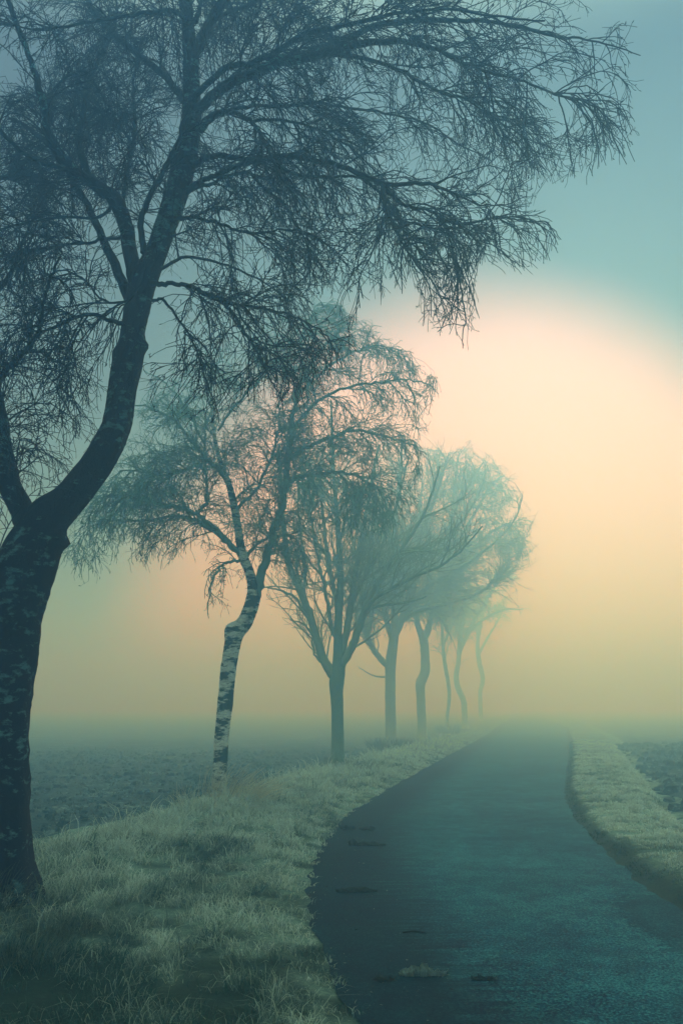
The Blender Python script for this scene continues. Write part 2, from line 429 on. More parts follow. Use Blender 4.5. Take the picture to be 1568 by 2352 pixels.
g = blades('verge_grass', x, y, verge_left_z(x, y), h, np.maximum(.005, .0011 * y) * rng.uniform(.7, 1.3, len(x)), rng.uniform(.3, 1.5, len(x)), fr, M_GRASS)
tag(g, 'short frosted grass growing on the verge between the road and the row of trees', 'grass', kind='stuff')
# right bank
x, y = sample_strip(120000, lambda y: XR(y) + .02, lambda y: RV(y) + .2, 4.5, 48, 1.8)
cl_ = fbm(x * 5, y * 7, 95, 3); keep = rng.uniform(0, 1, len(x)) < sstep(.28, .60, cl_) * .95 + .05
x, y, cl_ = x[keep], y[keep], cl_[keep]; s = x - XR(y)
h = (.03 + .06 * sstep(.3, .75, cl_)) * rng.uniform(.7, 1.3, len(x)) * (.4 + .6 * sstep(0, .6, s))
fr = np.clip(frost_right(x, y) * rng.uniform(.6, 1.25, len(x)), 0, 1)
g = blades('bank_grass', x, y, verge_right_z(x, y), h, np.maximum(.006, .0012 * y) * rng.uniform(.7, 1.3, len(x)), rng.uniform(.3, 1.5, len(x)), fr, M_GRASS)
tag(g, 'frosted grass on the low bank along the far side of the road', 'grass', kind='stuff')
# loose clods on the ploughed land
def clods(name, n, xa, xb, y0, y1, sz, label):
    y = y0 + (y1 - y0) * rng.uniform(0, 1, n) ** 1.6; a, b = xa(y), xb(y); x = a + (b - a) * rng.uniform(0, 1, n)
    s_ = sz * rng.uniform(.4, 1.3, n) ** 2 * (1 + .02 * y)
    th = rng.uniform(0, 6.28, n)[:, None] + np.arange(6)[None] * 1.047
    rr_ = s_[:, None] * rng.uniform(.6, 1.2, (n, 6))
    z0 = field_z(x, y)
    ring = np.stack([x[:, None] + rr_ * np.cos(th), y[:, None] + rr_ * np.sin(th), np.repeat((z0 - .02)[:, None], 6, 1)], -1)
    ring2 = np.stack([x[:, None] + .7 * rr_ * np.cos(th + .3), y[:, None] + .7 * rr_ * np.sin(th + .3), z0[:, None] + s_[:, None] * rng.uniform(.3, .8, (n, 6))], -1)
    top = np.stack([x, y, z0 + s_ * .8], -1)[:, None]
    V = np.concatenate([ring, ring2, top], 1).reshape(-1, 3); i = np.arange(n)[:, None] * 13
    F = []
    for k in range(6):
        q = (k + 1) % 6
        F += [i + np.array([[k, q, 6 + q]]), i + np.array([[k, 6 + q, 6 + k]]), i + np.array([[6 + k, 6 + q, 12]])]
    tag(mesh_np(name, V, np.concatenate(F), M_SOIL, smooth=False), label, 'soil', kind='stuff')
clods('ploughed_clods', 5200, lambda y: RV(y) + .3, lambda y: RV(y) + 4 + y * .35, 5, 45, .085, 'dark rough clods of ploughed soil beyond the bank')
clods('field_clods', 4200, lambda y: LV(y) - 3 - y * .45, lambda y: LV(y) - .3, 6, 40, .045, 'small dark clods scattered over the field behind the trees')
# field stubble
x, y = sample_strip(60000, lambda y: LV(y) - 3 - y * .45, lambda y: LV(y) + .1, 6, 45, 1.6)
cl_ = fbm(x * 2.4, y * 3.2, 97, 4); keep = rng.uniform(0, 1, len(x)) < sstep(.44, .66, cl_)
x, y, cl_ = x[keep], y[keep], cl_[keep]
fr = np.clip(.75 * fbm(x * 1.1, y * 1.6, 99) + rng.uniform(-.2, .25, len(x)), 0, .8)
g = blades('field_stubble', x, y, field_z(x, y), rng.uniform(.03, .10, len(x)), .0014 * y, rng.uniform(.4, 1.3, len(x)), fr, M_WEED)
tag(g, 'sparse dark weeds and stubble over the field behind the trees', 'weeds', kind='stuff')

# ------------------------------------------------------------------ trees
def resample(pts, rad, K):
    pts = np.asarray(pts, float); rad = np.asarray(rad, float)
    # Catmull-Rom through the traced points
    P = np.vstack([2 * pts[0] - pts[1], pts, 2 * pts[-1] - pts[-2]]); out = []; ro = []
    m = len(pts) - 1; tt = np.linspace(0, m, K)
    for t in tt:
        i = min(int(t), m - 1); f = t - i
        p0, p1, p2, p3 = P[i], P[i + 1], P[i + 2], P[i + 3]
        out.append(.5 * (2 * p1 + (p2 - p0) * f + (2 * p0 - 5 * p1 + 4 * p2 - p3) * f * f + (3 * p1 - p0 - 3 * p2 + p3) * f ** 3))
        ro.append(rad[i] * (1 - f) + rad[i + 1] * f)
    return np.array(out), np.array(ro)
def limb_from_px(spec, Y0, dY, K, jitter=0.0, rg=None):
    """spec: [(px, py, radius_px)], the limb leaves at distance Y0 and drifts by dY towards its end"""
    n = len(spec); pts = []; rad = []
    for i, (px, py, r) in enumerate(spec):
        t = i / (n - 1); Y = Y0 + dY * t ** 1.3
        pts.append(FP(px, py, Y)); rad.append(r * MPP(px, py, Y))
    P, r = resample(pts, rad, K)
    if jitter and rg is not None:
        j = rg.normal(0, 1, P.shape); j[0] = 0
        P = P + j * np.minimum(r * 1.2, jitter)[:, None]
    return P, r
def spawn(rg, P, Rr, n, t0, t1, L, K, ang, grav, wander, r0, r1, bias=None, weight=None, tip_long=0.0, tropism=None):
    """children of the centre lines P (N,K0,3): returns (n,K,3), (n,K)"""
    N, K0, _ = P.shape
    ln = np.linalg.norm(np.diff(P, axis=1), axis=2).sum(1)
    w = ln if weight is None else ln * weight
    i = rg.choice(N, n, p=w / w.sum()); t = rg.uniform(t0, t1, n) * (K0 - 1)
    k = np.minimum(t.astype(int), K0 - 2); f = (t - k)[:, None]
    p = P[i, k] * (1 - f) + P[i, k + 1] * f; T = unit(P[i, k + 1] - P[i, k]); pr = Rr[i, k] * (1 - f[:, 0]) + Rr[i, k + 1] * f[:, 0]
    q = rg.normal(0, 1, (n, 3)); 
    if bias is not None: q = q + bias
    q = unit(q - (q * T).sum(1, keepdims=True) * T)
    a = rg.uniform(*ang, n)[:, None]
    d = unit(T * np.cos(a) + q * np.sin(a))
    le = rg.uniform(*L, n) * (1 - tip_long * t / (K0 - 1)); st = (le / (K - 1))[:, None]
    out = np.empty((n, K, 3)); out[:, 0] = p
    gv = np.asarray(tropism if tropism is not None else (0, 0, -1.0))
    for j in range(1, K):
        out[:, j] = out[:, j - 1] + d * st
        d = unit(d + gv * grav * (j / K) + rg.normal(0, wander, (n, 3)))
    R0 = np.minimum(r0 * rg.uniform(.8, 1.25, n), pr * .85); s_ = np.linspace(0, 1, K)[None]
    return out, R0[:, None] * (1 - s_) + np.minimum(r1, R0 * .8)[:, None] * s_

def thick_mesh(name, P, r, S, m, base, parent, lump=.05, seed=0, flare=0.0, knots=()):
    """one rough trunk or limb: P (K,3)"""
    K = len(P); ang = np.arange(S) / S
    th = np.cos(2 * math.pi * ang)[None] * 2; th2 = np.sin(2 * math.pi * ang)[None] * 2
    zz = np.concatenate([[0], np.cumsum(np.linalg.norm(np.diff(P, axis=0), axis=1))])[:, None]
    b = 1 + lump * 2 * (fbm(th + zz * 3.5 + seed, th2 + zz * 3.0, seed, 3) - .5) + lump * (vnoise(th * 3 + zz * 14, th2 * 3 + seed + zz * 9, seed + 3) - .5)
    if flare: b = b * (1 + flare * np.exp(-zz / .26) * (1 + .7 * np.cos(2 * math.pi * ang * 5 + seed)[None]))
    for (zk, ak, hk, wk) in knots:
        da = np.abs((ang[None] - ak + .5) % 1 - .5) * 2 * math.pi
        b = b + hk * np.exp(-((zz - zk) / wk) ** 2 - (da / .55) ** 2)
    V, F = tubes((P - base)[None], r[None], S, bump=b[None])
    # close the tip
    V = np.vstack([V, (P[-1] - base)[None]]); c = len(V) - 1
    cap = np.array([[ (K - 1) * S + i, (K - 1) * S + (i + 1) % S, c, c] for i in range(S)])
    me = mesh_np(name, V, F, m, parent)
    return me

def twig_part(name, parts, m, parent, base, kind='stuff'):
    V, F = join([tubes(P - base, r, S) for P, r, S in parts])
    o = mesh_np(name, V, F, m, parent, smooth=True); o['kind'] = kind
    return o
def leaf_part(name, C, size, m, parent, base, rg):
    n = len(C); a = unit(rg.normal(0, 1, (n, 3)) * [.6, .6, .6] + [0, 0, -1]); q = unit(np.cross(a, rg.normal(0, 1, (n, 3)))); c = np.cross(a, q)
    s = size * rg.uniform(.6, 1.3, n)[:, None]; C = C - base
    V = np.stack([C, C + a * s + q * s * .55, C + a * s * 2.0 + c * s * .3, C + a * s - q * s * .5, C + a * s + c * s * .45], 1).reshape(-1, 3)
    i = np.arange(n)[:, None] * 5
    F = np.concatenate([i + np.array([[0, 1, 4]]), i + np.array([[1, 2, 4]]), i + np.array([[2, 3, 4]]), i + np.array([[3, 0, 4]])])
    o = mesh_np(name, V, F, m, parent, smooth=False); o['kind'] = 'stuff'; return o

def crown_outline(P, base_poly, rag=9):
    """True for the shoots whose end stays inside the crown's outline"""
    q = P[:, -1] - CAM; cp, sp = math.cos(PITCH), math.sin(PITCH)
    f = q[:, 1] * cp + q[:, 2] * sp; uu = q[:, 0] / f; vv = (-q[:, 1] * sp + q[:, 2] * cp) / f
    # ragged, so that no crown ends in a trimmed line
    rs = np.random.default_rng(len(P))
    X = 784 + 1906 * uu + rs.normal(0, rag, len(P)); Y = 1176 - 1906 * vv + rs.normal(0, rag, len(P)); ins = np.zeros(len(P), bool); n = len(base_poly)
    for i in range(n):
        x1, y1 = base_poly[i]; x2, y2 = base_poly[(i + 1) % n]
        if y1 == y2: continue
        c = ((y1 > Y) != (y2 > Y)) & (X < (x2 - x1) * (Y - y1) / (y2 - y1) + x1); ins ^= c
    return ins
def build_tree(name, label, trunk, limbs, Y, trunk_m, limb_m, twig_m, cfg, seed, gz=0.0, cat='tree', group=None, flare=.35, knots=(), trunk_S=28):
    """trunk: px spec; limbs: [(px spec, Y offset at start, dY)]"""
    rg = np.random.default_rng(seed)
    gz += float(GZ(Y))
    b0 = FP(trunk[0][0], trunk[0][1], Y); base = np.array([b0[0], b0[1], gz])
    e = empty(name, base, label, cat, group)
    TP, TR = limb_from_px(trunk, Y, cfg.get('trunk_dY', 0), cfg.get('trunk_K', 70))
    first = TP[0].copy(); first[2] = gz - .25; TP = np.vstack([first, TP]); TR = np.concatenate([[TR[0] * 1.12], TR])
    thick_mesh('trunk', TP, TR, trunk_S, trunk_m, base, e, cfg.get('lump', .07), seed, flare, knots)
    LPs, LRs = [], []
    for (spec, y0, dY) in limbs:
        K = max(12, len(spec) * 4)
        P, r = limb_from_px(spec, Y + y0, dY, K, cfg.get('jit', .015), rg)
        big = spec[0][2] > 9
        thick_mesh('branch', P, r, 16 if big else 9, trunk_m if big and cfg.get('pale_limbs', 1) else limb_m, base, e, .06, seed + len(LPs))
        P2, r2 = resample(P, r, 24); LPs.append(P2); LRs.append(r2)
    if cfg.get('trunk_twigs', True):
        P2, r2 = resample(TP[int(len(TP) * cfg.get('twig_from', .6)):], TR[int(len(TR) * cfg.get('twig_from', .6)):], 24); LPs.append(P2); LRs.append(r2)
    P0 = np.array(LPs); R0 = np.array(LRs)
    wt = np.ones(len(LPs)); 
    if cfg.get('trunk_twigs', True): wt[-1] = cfg.get('trunk_w', .4)
    if 'limb_w' in cfg: wt[:len(limbs)] = cfg['limb_w']
    parts = []
    c = cfg['l1']; A, Ar = spawn(rg, P0, R0, weight=wt, **c)
    def prune(X, Xr):
        if 'outline' not in cfg: return X, Xr
        k = crown_outline(X, cfg['outline'], cfg.get('rag', 9)); return X[k], Xr[k]
    A, Ar = prune(A, Ar); parts.append((A, Ar, 4))
    c = cfg['l2']; B, Br = prune(*spawn(rg, A, Ar, **c)); parts.append((B, Br, 3))
    c = cfg['l3']; Cc, Cr = prune(*spawn(rg, B, Br, **c)); parts.append((Cc, Cr, 3))
    if 'l3b' in cfg:      # fine twigs straight off the limbs and the first order
        D, Dr = spawn(rg, P0, R0, weight=wt, **cfg['l3b']); parts.append((D, Dr, 3))
    twig_part('crown', parts, twig_m, e, base)
    if 'bud' in cfg:
        nb, bl, br = cfg['bud']; i = rg.choice(len(Cc), nb); kk = rg.integers(1, Cc.shape[1], nb)
        p = Cc[i, kk]; d = unit(Cc[i, -1] - Cc[i, 0] + rg.normal(0, .045, (nb, 3)) + rg.normal(0, .5, (nb, 3)) * np.linalg.norm(Cc[i, -1] - Cc[i, 0], axis=1)[:, None])
        bp = np.stack([p, p + d * bl * .5, p + d * bl], 1); rr_ = np.tile([br * .5, br, br * .25], (nb, 1)) * rg.uniform(.7, 1.3, (nb, 1))
        twig_part('catkins', [(bp, rr_, 3)], twig_m, e, base)
    if 'leaf' in cfg:
        nl, sz = cfg['leaf']; i = rg.choice(len(B), nl)
        leaf_part('dry_leaves', B[i, -1], sz, M_LEAF, e, base, rg)
    return e

# --- the nearest birch
Y1 = 6.75
T1 = [(2, 2085, 80), (0, 2000, 70), (2, 1850, 62), (3, 1700, 61), (12, 1580, 63), (24, 1470, 65), (40, 1370, 66), (66, 1290, 66), (90, 1230, 60), (112, 1190, 50), (150, 1155, 40), (192, 1108, 36), (236, 1048, 35), (265, 985, 33), (277, 920, 31), (290, 855, 33), (297, 815, 33), (303, 775, 26), (318, 700, 29), (333, 640, 31), (356, 590, 25), (377, 530, 24), (394, 480, 25), (412, 420, 27), (430, 350, 24), (441, 280, 23), (440, 200, 20), (437, 120, 17), (432, 60, 15), (428, 0, 14), (424, -120, 11), (420, -300, 6), (430, -430, 3)]
L1 = [
 ([(82, 1235, 36), (50, 1170, 27), (24, 1110, 25), (6, 1040, 24), (-4, 970, 22), (-20, 880, 19), (-55, 760, 15), (-90, 600, 11), (-120, 400, 7), (-140, 200, 4)], 0, -.4),
 ([(20, 1330, 14), (-8, 1290, 10), (-30, 1240, 8), (-60, 1130, 6), (-110, 1000, 4)], -.1, -.6),
 ([(318, 665, 20), (305, 610, 17), (291, 526, 17), (264, 459, 17), (229, 432, 14), (195, 408, 13), (162, 386, 14), (130, 343, 12), (108, 297, 9), (106, 256, 8), (92, 210, 8), (78, 162, 7), (59, 108, 6), (32, 35, 6), (11, -30, 5), (-20, -160, 3)], 0, -.5),
 ([(150, 388, 6), (130, 382, 6), (94, 372, 5.5), (54, 351, 5), (0, 302, 4.5), (-60, 260, 3)], -.3, -.6),
 ([(300, 700, 12), (270, 621, 11), (237, 548, 9), (210, 486, 8), (173, 421, 7), (151, 386, 6), (110, 330, 5), (60, 290, 4), (20, 270, 2.5)], .05, .6),
 ([(215, 415, 8), (205, 400, 8), (186, 351, 7.5), (186, 297, 7.5), (197, 229, 6.5), (211, 175, 5.5), (229, 135, 4), (260, 70, 3), (270, -20, 2)], 0, .8),
 ([(275, 475, 7), (286, 450, 5.5), (292, 391, 5), (305, 337, 5), (311, 270, 4.5), (305, 229, 3.5), (312, 160, 2.5), (330, 90, 1.5)], 0, 1.0),
 ([(303, 350, 4), (305, 337, 3.5), (270, 275, 3.5), (229, 243, 3), (184, 189, 2.5), (148, 127, 2), (110, 50, 1.2)], .4, .5),
 ([(330, 580, 8), (324, 513, 7), (343, 454, 6.5), (373, 400, 6), (400, 346, 5.5), (420, 300, 4.5), (435, 240, 3)], -.2, -.1),
 ([(262, 470, 4), (224, 500, 3.5), (135, 499, 3), (54, 513, 2.8), (0, 527, 2.5), (-60, 540, 2)], 0, -1.0),
 ([(280, 545, 4), (224, 553, 3.5), (162, 562, 3), (81, 575, 2.6), (0, 586, 2.2), (-50, 592, 1.5)], 0, .8),
 ([(421, 232, 9), (378, 175, 8), (337, 140, 7.5), (270, 86, 7), (224, 35, 6), (200, -5, 5), (170, -90, 3)], 0, 1.2),
 ([(435, 60, 7), (418, 35, 6), (391, 24, 5.5), (363, 26, 5), (300, 34, 4.5), (230, 48, 4), (150, 60, 3), (70, 66, 2), (10, 50, 1.5)], 0, -1.4),
 ([(440, 265, 12), (466, 243, 12), (495, 215, 12), (536, 187, 12), (578, 170, 12), (641, 142, 12), (693, 132, 12), (745, 121, 11), (814, 101, 9), (870, 97, 7), (920, 93, 6)], -.1, -.9),
 ([(442, 235, 7), (464, 205, 7), (519, 156, 7), (578, 146, 6.5), (634, 121, 6.5), (693, 80, 6), (779, 62, 5.5), (850, 45, 5), (930, 28, 4), (1040, 22, 3), (1150, 40, 2.5), (1250, 48, 2)], -.1, -1.5),
 ([(693, 130, 8), (745, 108, 8), (814, 80, 7.5), (880, 55, 7), (960, 48, 6), (1040, 46, 5), (1120, 50, 4.5), (1200, 62, 4), (1270, 84, 3.2), (1335, 88, 2.4), (1400, 104, 1.8), (1470, 127, 1)], -.5, -.3),
 ([(641, 142, 7), (720, 122, 7), (800, 106, 6.5), (880, 95, 6), (950, 98, 5), (1020, 122, 4.5), (1085, 152, 4), (1140, 172, 3.5), (1200, 186, 3), (1260, 212, 2.6), (1310, 226, 2.2), (1355, 238, 1.8), (1392, 275, 1.4), (1415, 330, 1.1), (1437, 376, .8)], -.4, -.6),
 ([(720, 125, 5), (800, 128, 5), (890, 150, 4.5), (960, 185, 4), (1020, 215, 3.3), (1080, 228, 3), (1105, 245, 2.5), (1125, 262, 2), (1180, 300, 1.6), (1240, 330, 1.2), (1290, 350, .8)], -.5, .5),
 ([(455, 300, 11), (467, 288, 10), (490, 266, 9), (509, 257, 7), (530, 257, 5.5), (560, 268, 5), (585, 288, 4.5), (605, 320, 4), (622, 356, 3.5), (650, 410, 2.5), (690, 470, 1.5)], -.1, -.8),
 ([(509, 258, 5), (545, 250, 4.5), (589, 243, 4), (658, 243, 3.6), (727, 236, 3.4), (814, 250, 3), (907, 264, 2.6), (990, 290, 2), (1060, 335, 1.6), (1130, 370, 1)], -.2, .9),
 ([(575, 280, 3.5), (634, 274, 3.5), (693, 285, 3), (762, 312, 2.6), (814, 347, 2), (870, 400, 1.5), (900, 440, 1)], -.4, .3),
 ([(440, 380, 9), (457, 371, 8), (484, 360, 7), (512, 357, 6.5), (571, 366, 6), (641, 359, 7), (680, 359, 7), (727, 368, 6.5), (770, 378, 6), (807, 392, 6), (860, 412, 5.5), (907, 425, 5), (970, 420, 4.5), (1020, 434, 3.5), (1055, 452, 2.5), (1100, 470, 1.8), (1160, 470, 1.3), (1210, 450, .8)], -.1, -1.0),
 ([(430, 440, 8), (450, 423, 7), (474, 410, 6), (502, 399, 5.5), (535, 386, 5), (564, 375, 5), (610, 368, 4.5)], -.1, -.2),
 ([(430, 445, 5), (446, 434, 4.5), (485, 420, 4), (519, 406, 4), (571, 396, 4), (599, 427, 4), (648, 468, 3.6), (682, 520, 3), (715, 575, 2), (745, 620, 1.2)], -.1, .6),
 ([(618, 366, 4.5), (640, 380, 4), (675, 399, 4), (745, 408, 3.6), (814, 406, 3), (856, 427, 2.8), (880, 455, 2.5), (907, 490, 2.2), (935, 545, 1.8), (950, 600, 1.2)], -.5, .5),
 ([(870, 418, 5), (895, 440, 5), (915, 462, 4.5), (945, 478, 4), (985, 484, 3.5), (1015, 500, 3), (1042, 511, 3), (1090, 511, 2.6), (1130, 498, 2.2), (1170, 502, 1.8), (1215, 510, 1.6), (1250, 510, 1.3), (1268, 525, 1), (1288, 550, .8)], -.6, -.2),
 ([(878, 425, 5), (885, 470, 4.5), (900, 510, 4), (920, 550, 3), (945, 590, 2), (965, 620, 1)], -.7, -.9),
 ([(1015, 500, 3), (1030, 540, 2.6), (1040, 590, 2.4), (1055, 640, 2), (1062, 690, 1.8), (1070, 730, 1.5), (1062, 765, 1.2), (1062, 800, 1)], -.7, -.1),
 ([(1125, 500, 2), (1135, 530, 1.8), (1140, 570, 1.5), (1165, 590, 1.2), (1200, 615, .8)], -.8, .2),
 ([(395, 505, 5), (415, 500, 4.5), (450, 502, 4), (484, 507, 4), (510, 515, 3.5), (536, 527, 3.5), (578, 536, 3), (630, 530, 2.4), (690, 530, 2), (750, 560, 1.4), (800, 600, 1)], -.1, -.9),
 ([(345, 650, 7), (366, 652, 6), (400, 652, 5), (432, 656, 5), (478, 680, 4.5), (516, 694, 4), (571, 704, 3.5), (621, 712, 3), (660, 722, 2.8), (698, 738, 2.4), (749, 769, 2), (765, 800, 1.4), (780, 845, 1)], -.1, -1.0),
 ([(500, 688, 4.5), (530, 712, 4), (548, 740, 4), (562, 766, 3.8), (585, 800, 3.3), (604, 838, 2.8), (625, 875, 2), (642, 906, 1.4), (650, 940, .8)], -.3, -.5),
 ([(350, 690, 4), (375, 690, 3.5), (400, 720, 3), (430, 760, 2.6), (455, 815, 2), (470, 870, 1.4), (480, 930, .8)], -.1, -.5),
 ([(340, 640, 4), (380, 610, 4), (430, 590, 3.6), (490, 600, 3), (550, 620, 2.5), (610, 650, 1.8), (660, 690, 1)], 0, 1.0),
 ([(450, 50, 6), (458, 20, 5), (466, -20, 4), (480, -90, 3)], 0, .4),
 ([(445, 130, 13), (464, 90, 13), (488, 45, 12), (509, 8, 11), (535, -60, 9), (580, -160, 6), (640, -240, 4)], 0, .8),
 ([(490, 46, 5), (520, 30, 5), (554, 17, 4.5), (599, -2, 4), (660, -30, 3), (740, -50, 2)], .1, -.8),
 ([(605, 160, 5), (640, 100, 4), (650, 60, 3), (680, 20, 2.4), (720, -20, 1.6)], -.3, .7),
 ([(440, 215, 4), (480, 250, 0.01), (500, 300, 0.01), (505, 360, 0.01)], 0, .1),
 ([(285, 745, 6), (262, 738, 5), (216, 722, 4.5), (170, 730, 4), (120, 752, 3.6), (88, 768, 3), (60, 800, 2.4), (30, 850, 1.6)], -.1, -.8),
 ([(-30, 930, 9), (-5, 880, 8), (20, 845, 7), (45, 818, 6.5), (72, 790, 6), (92, 750, 5), (100, 700, 4), (115, 640, 3), (140, 590, 2)], -.1, -.8),
 ([(-60, 760, 8), (-30, 700, 6), (10, 650, 5), (40, 600, 4), (60, 540, 3), (90, 470, 2)], .2, .5),
 ([(-100, 560, 8), (-60, 480, 6), (-20, 420, 5), (20, 400, 4), (60, 340, 3)], .2, .5),
 ([(330, 640, 4), (290, 690, 3), (240, 690, 2.5), (190, 640, 2), (140, 620, 1.6), (90, 640, 1.2)], -.2, .5),
]
L1 = [l for l in L1 if l[0][-1][2] > .05]
cfg1 = dict(outline=[(1480, -60), (1476, 130), (1448, 385), (1375, 395), (1330, 432), (1240, 420), (1225, 470), (1295, 520), (1290, 555), (1225, 640), (1120, 600), (1085, 640), (1112, 800), (1060, 812), (1010, 760), (962, 750), (950, 655), (905, 690), (840, 700), (800, 860), (665, 960), (600, 910), (520, 965), (430, 1010), (330, 965), (290, 1080), (250, 1140), (130, 1175), (20, 1300), (-500, 1300), (-500, -900), (1480, -900)],
  lump=.10, trunk_K=150, jit=.005, twig_from=.55, trunk_w=.35,
  l1=dict(n=1050, t0=.18, t1=.93, L=(.50, 1.35), K=12, ang=(.35, 1.1), grav=.34, wander=.13, r0=.0075, r1=.0030, tip_long=.70),
  l2=dict(n=7000, t0=.08, t1=1.0, L=(.20, .62), K=8, ang=(.35, 1.0), grav=.36, wander=.15, r0=.0046, r1=.0028, tip_long=.3),
  l3=dict(n=25000, t0=.1, t1=1.0, L=(.05, .20), K=4, ang=(.4, 1.0), grav=.10, wander=.20, r0=.0031, r1=.0022),
  bud=(14000, .026, .0042), leaf=(70, .022))
z1 = float(verge_left_z(np.array([FG(2, 2085)[0]]), np.array([Y1]))[0])
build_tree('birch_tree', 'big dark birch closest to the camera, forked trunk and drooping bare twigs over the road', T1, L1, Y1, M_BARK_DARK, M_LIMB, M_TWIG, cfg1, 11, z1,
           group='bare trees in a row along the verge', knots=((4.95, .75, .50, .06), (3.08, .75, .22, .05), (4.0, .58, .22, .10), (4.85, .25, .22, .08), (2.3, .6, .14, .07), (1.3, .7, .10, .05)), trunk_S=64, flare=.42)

# --- the slender pale birch
Y2 = 14.0
T2 = [(500, 1845, 19), (504, 1790, 16), (509, 1700, 16), (517, 1610, 17), (526, 1530, 17.5), (534, 1480, 18), (541, 1455, 19), (560, 1432, 17), (572, 1405, 17), (582, 1372, 16), (580, 1340, 12), (571, 1308, 10.5), (558, 1278, 11), (551, 1245, 9.5), (546, 1210, 9), (538, 1165, 8.5), (528, 1120, 7.5), (515, 1085, 6.5), (500, 1040, 5), (490, 980, 4), (485, 900, 3), (490, 830, 2)]
L2 = [
 ([(582, 1385, 12), (595, 1345, 10.5), (605, 1305, 10), (613, 1270, 9.5), (624, 1240, 9), (640, 1190, 8.5), (652, 1140, 8), (657, 1090, 7.5), (662, 1040, 7), (668, 985, 6), (680, 920, 5), (700, 860, 4), (735, 805, 3), (770, 765, 2), (800, 740, 1.2)], 0, .3),
 ([(556, 1280, 8), (530, 1252, 6.5), (500, 1220, 6), (462, 1190, 5.5), (436, 1175, 5), (401, 1163, 4.5), (355, 1155, 4), (321, 1145, 3.6), (285, 1140, 3), (240, 1140, 2), (205, 1160, 1.2)], 0, -.6),
 ([(540, 1262, 6), (505, 1232, 5), (465, 1205, 4.5), (430, 1190, 4), (390, 1188, 3.4), (340, 1195, 3), (290, 1198, 2.5), (240, 1195, 2), (195, 1222, 1.2), (165, 1270, .7)], 0, .8),
 ([(466, 1192, 4), (452, 1180, 4), (470, 1160, 4), (474, 1130, 3.6), (472, 1080, 3), (470, 1020, 2.6), (475, 960, 2)], -.1, .2),
 ([(525, 1112, 5), (498, 1075, 5), (470, 1045, 4.5), (440, 1012, 4), (420, 990, 3.4), (395, 960, 2.5), (340, 935, 2), (280, 930, 1.2)], 0, -.4),
 ([(655, 1110, 5), (690, 1095, 4.5), (730, 1088, 4), (780, 1082, 3.6), (820, 1092, 3), (860, 1120, 2.4), (885, 1155, 1.6), (895, 1200, 1)], 0, -1.0),
 ([(660, 1060, 5), (690, 1035, 5), (720, 1020, 4.5), (760, 1005, 4), (800, 992, 3.6), (850, 993, 3), (900, 1005, 2.5), (940, 1020, 1.8), (980, 1045, 1)], 0, .8),
 ([(668, 990, 4), (700, 950, 4), (740, 915, 3.6), (800, 890, 3), (860, 878, 2.6), (920, 873, 2), (970, 876, 1.5), (1008, 905, .8)], 0, -.8),
 ([(690, 900, 3), (730, 860, 2.8), (790, 820, 2.4), (850, 795, 2), (900, 800, 1.2), (950, 810, .8)], 0, .8),
 ([(560, 1290, 5), (590, 1250, 3.5), (640, 1230, 3), (680, 1240, 2.5), (700, 1290, 1.5)], 0, 1.0),
 ([(560, 1285, 4), (535, 1290, 3.4), (510, 1300, 3), (490, 1330, 2.2), (480, 1370, 1.4), (478, 1420, .8)], 0, -.6),
 ([(540, 1175, 4), (590, 1120, 3.6), (620, 1060, 3), (640, 990, 2.2), (640, 930, 1.4)], 0, .6),
 ([(480, 1060, 3), (420, 1080, 3), (360, 1090, 2.4), (300, 1080, 2), (250, 1100, 1)], .1, -.6),
 ([(500, 990, 3), (540, 930, 3), (590, 880, 2.4), (630, 830, 1.8), (640, 780, 1)], 0, -.4),
 ([(470, 1020, 2.5), (420, 930, 2.4), (380, 880, 2), (330, 850, 1)], 0, .4),
 ([(700, 860, 3), (690, 800, 2.6), (700, 750, 2), (730, 710, 1.4), (770, 700, .8)], 0, .6),
]
cfg2 = dict(outline=[(130, 1300), (180, 1365), (260, 1355), (330, 1310), (400, 1305), (455, 1240), (475, 1430), (520, 1440), (560, 1340), (625, 1300), (640, 1400), (700, 1370), (800, 1260), (900, 1235), (960, 1190), (992, 960), (1018, 930), (1015, 880), (980, 850), (890, 780), (860, 735), (770, 690), (560, 730), (400, 830), (250, 1000), (140, 1180)],
  lump=.10, trunk_K=80, jit=.015, twig_from=.62, trunk_w=.5, pale_limbs=0,
  l1=dict(n=420, t0=.15, t1=1.0, L=(.5, 1.4), K=10, ang=(.35, 1.2), grav=.30, wander=.14, r0=.012, r1=.005, tip_long=.5),
  l2=dict(n=3900, t0=.08, t1=1.0, L=(.25, .8), K=8, ang=(.4, 1.1), grav=.42, wander=.16, r0=.0065, r1=.0038, tip_long=.3),
  l3=dict(n=15000, t0=.1, t1=1.0, L=(.08, .28), K=4, ang=(.4, 1.0), grav=.35, wander=.2, r0=.0042, r1=.003),
  bud=(8000, .05, .007), leaf=(60, .03))
M_LIMB2 = plain_bark('pale_limb_bark', (.08, .24, .22), (.24, .42, .37), 20)  # lighter than the limbs of the nearest birch
M_LIMB3 = plain_bark('haze_limb_bark', (.20, .32, .24), (.40, .50, .38), 20)  # distance haze painted into the limb colour
M_BARK_WHITE = plain_bark('haze_white_bark', (.55, .58, .42), (.80, .80, .62))  # near-white so far trunks dissolve: haze put into the colour
M_TWIG_HAZE = twig_mat('haze_pale_twigs', (.30, .42, .31), (.52, .62, .46))  # third tree's twigs, paled in colour to stand for haze
M_TWIG_WHITE = twig_mat('haze_white_twigs', (.62, .64, .46), (.85, .85, .64))  # far crowns whitened, their fading into haze painted on
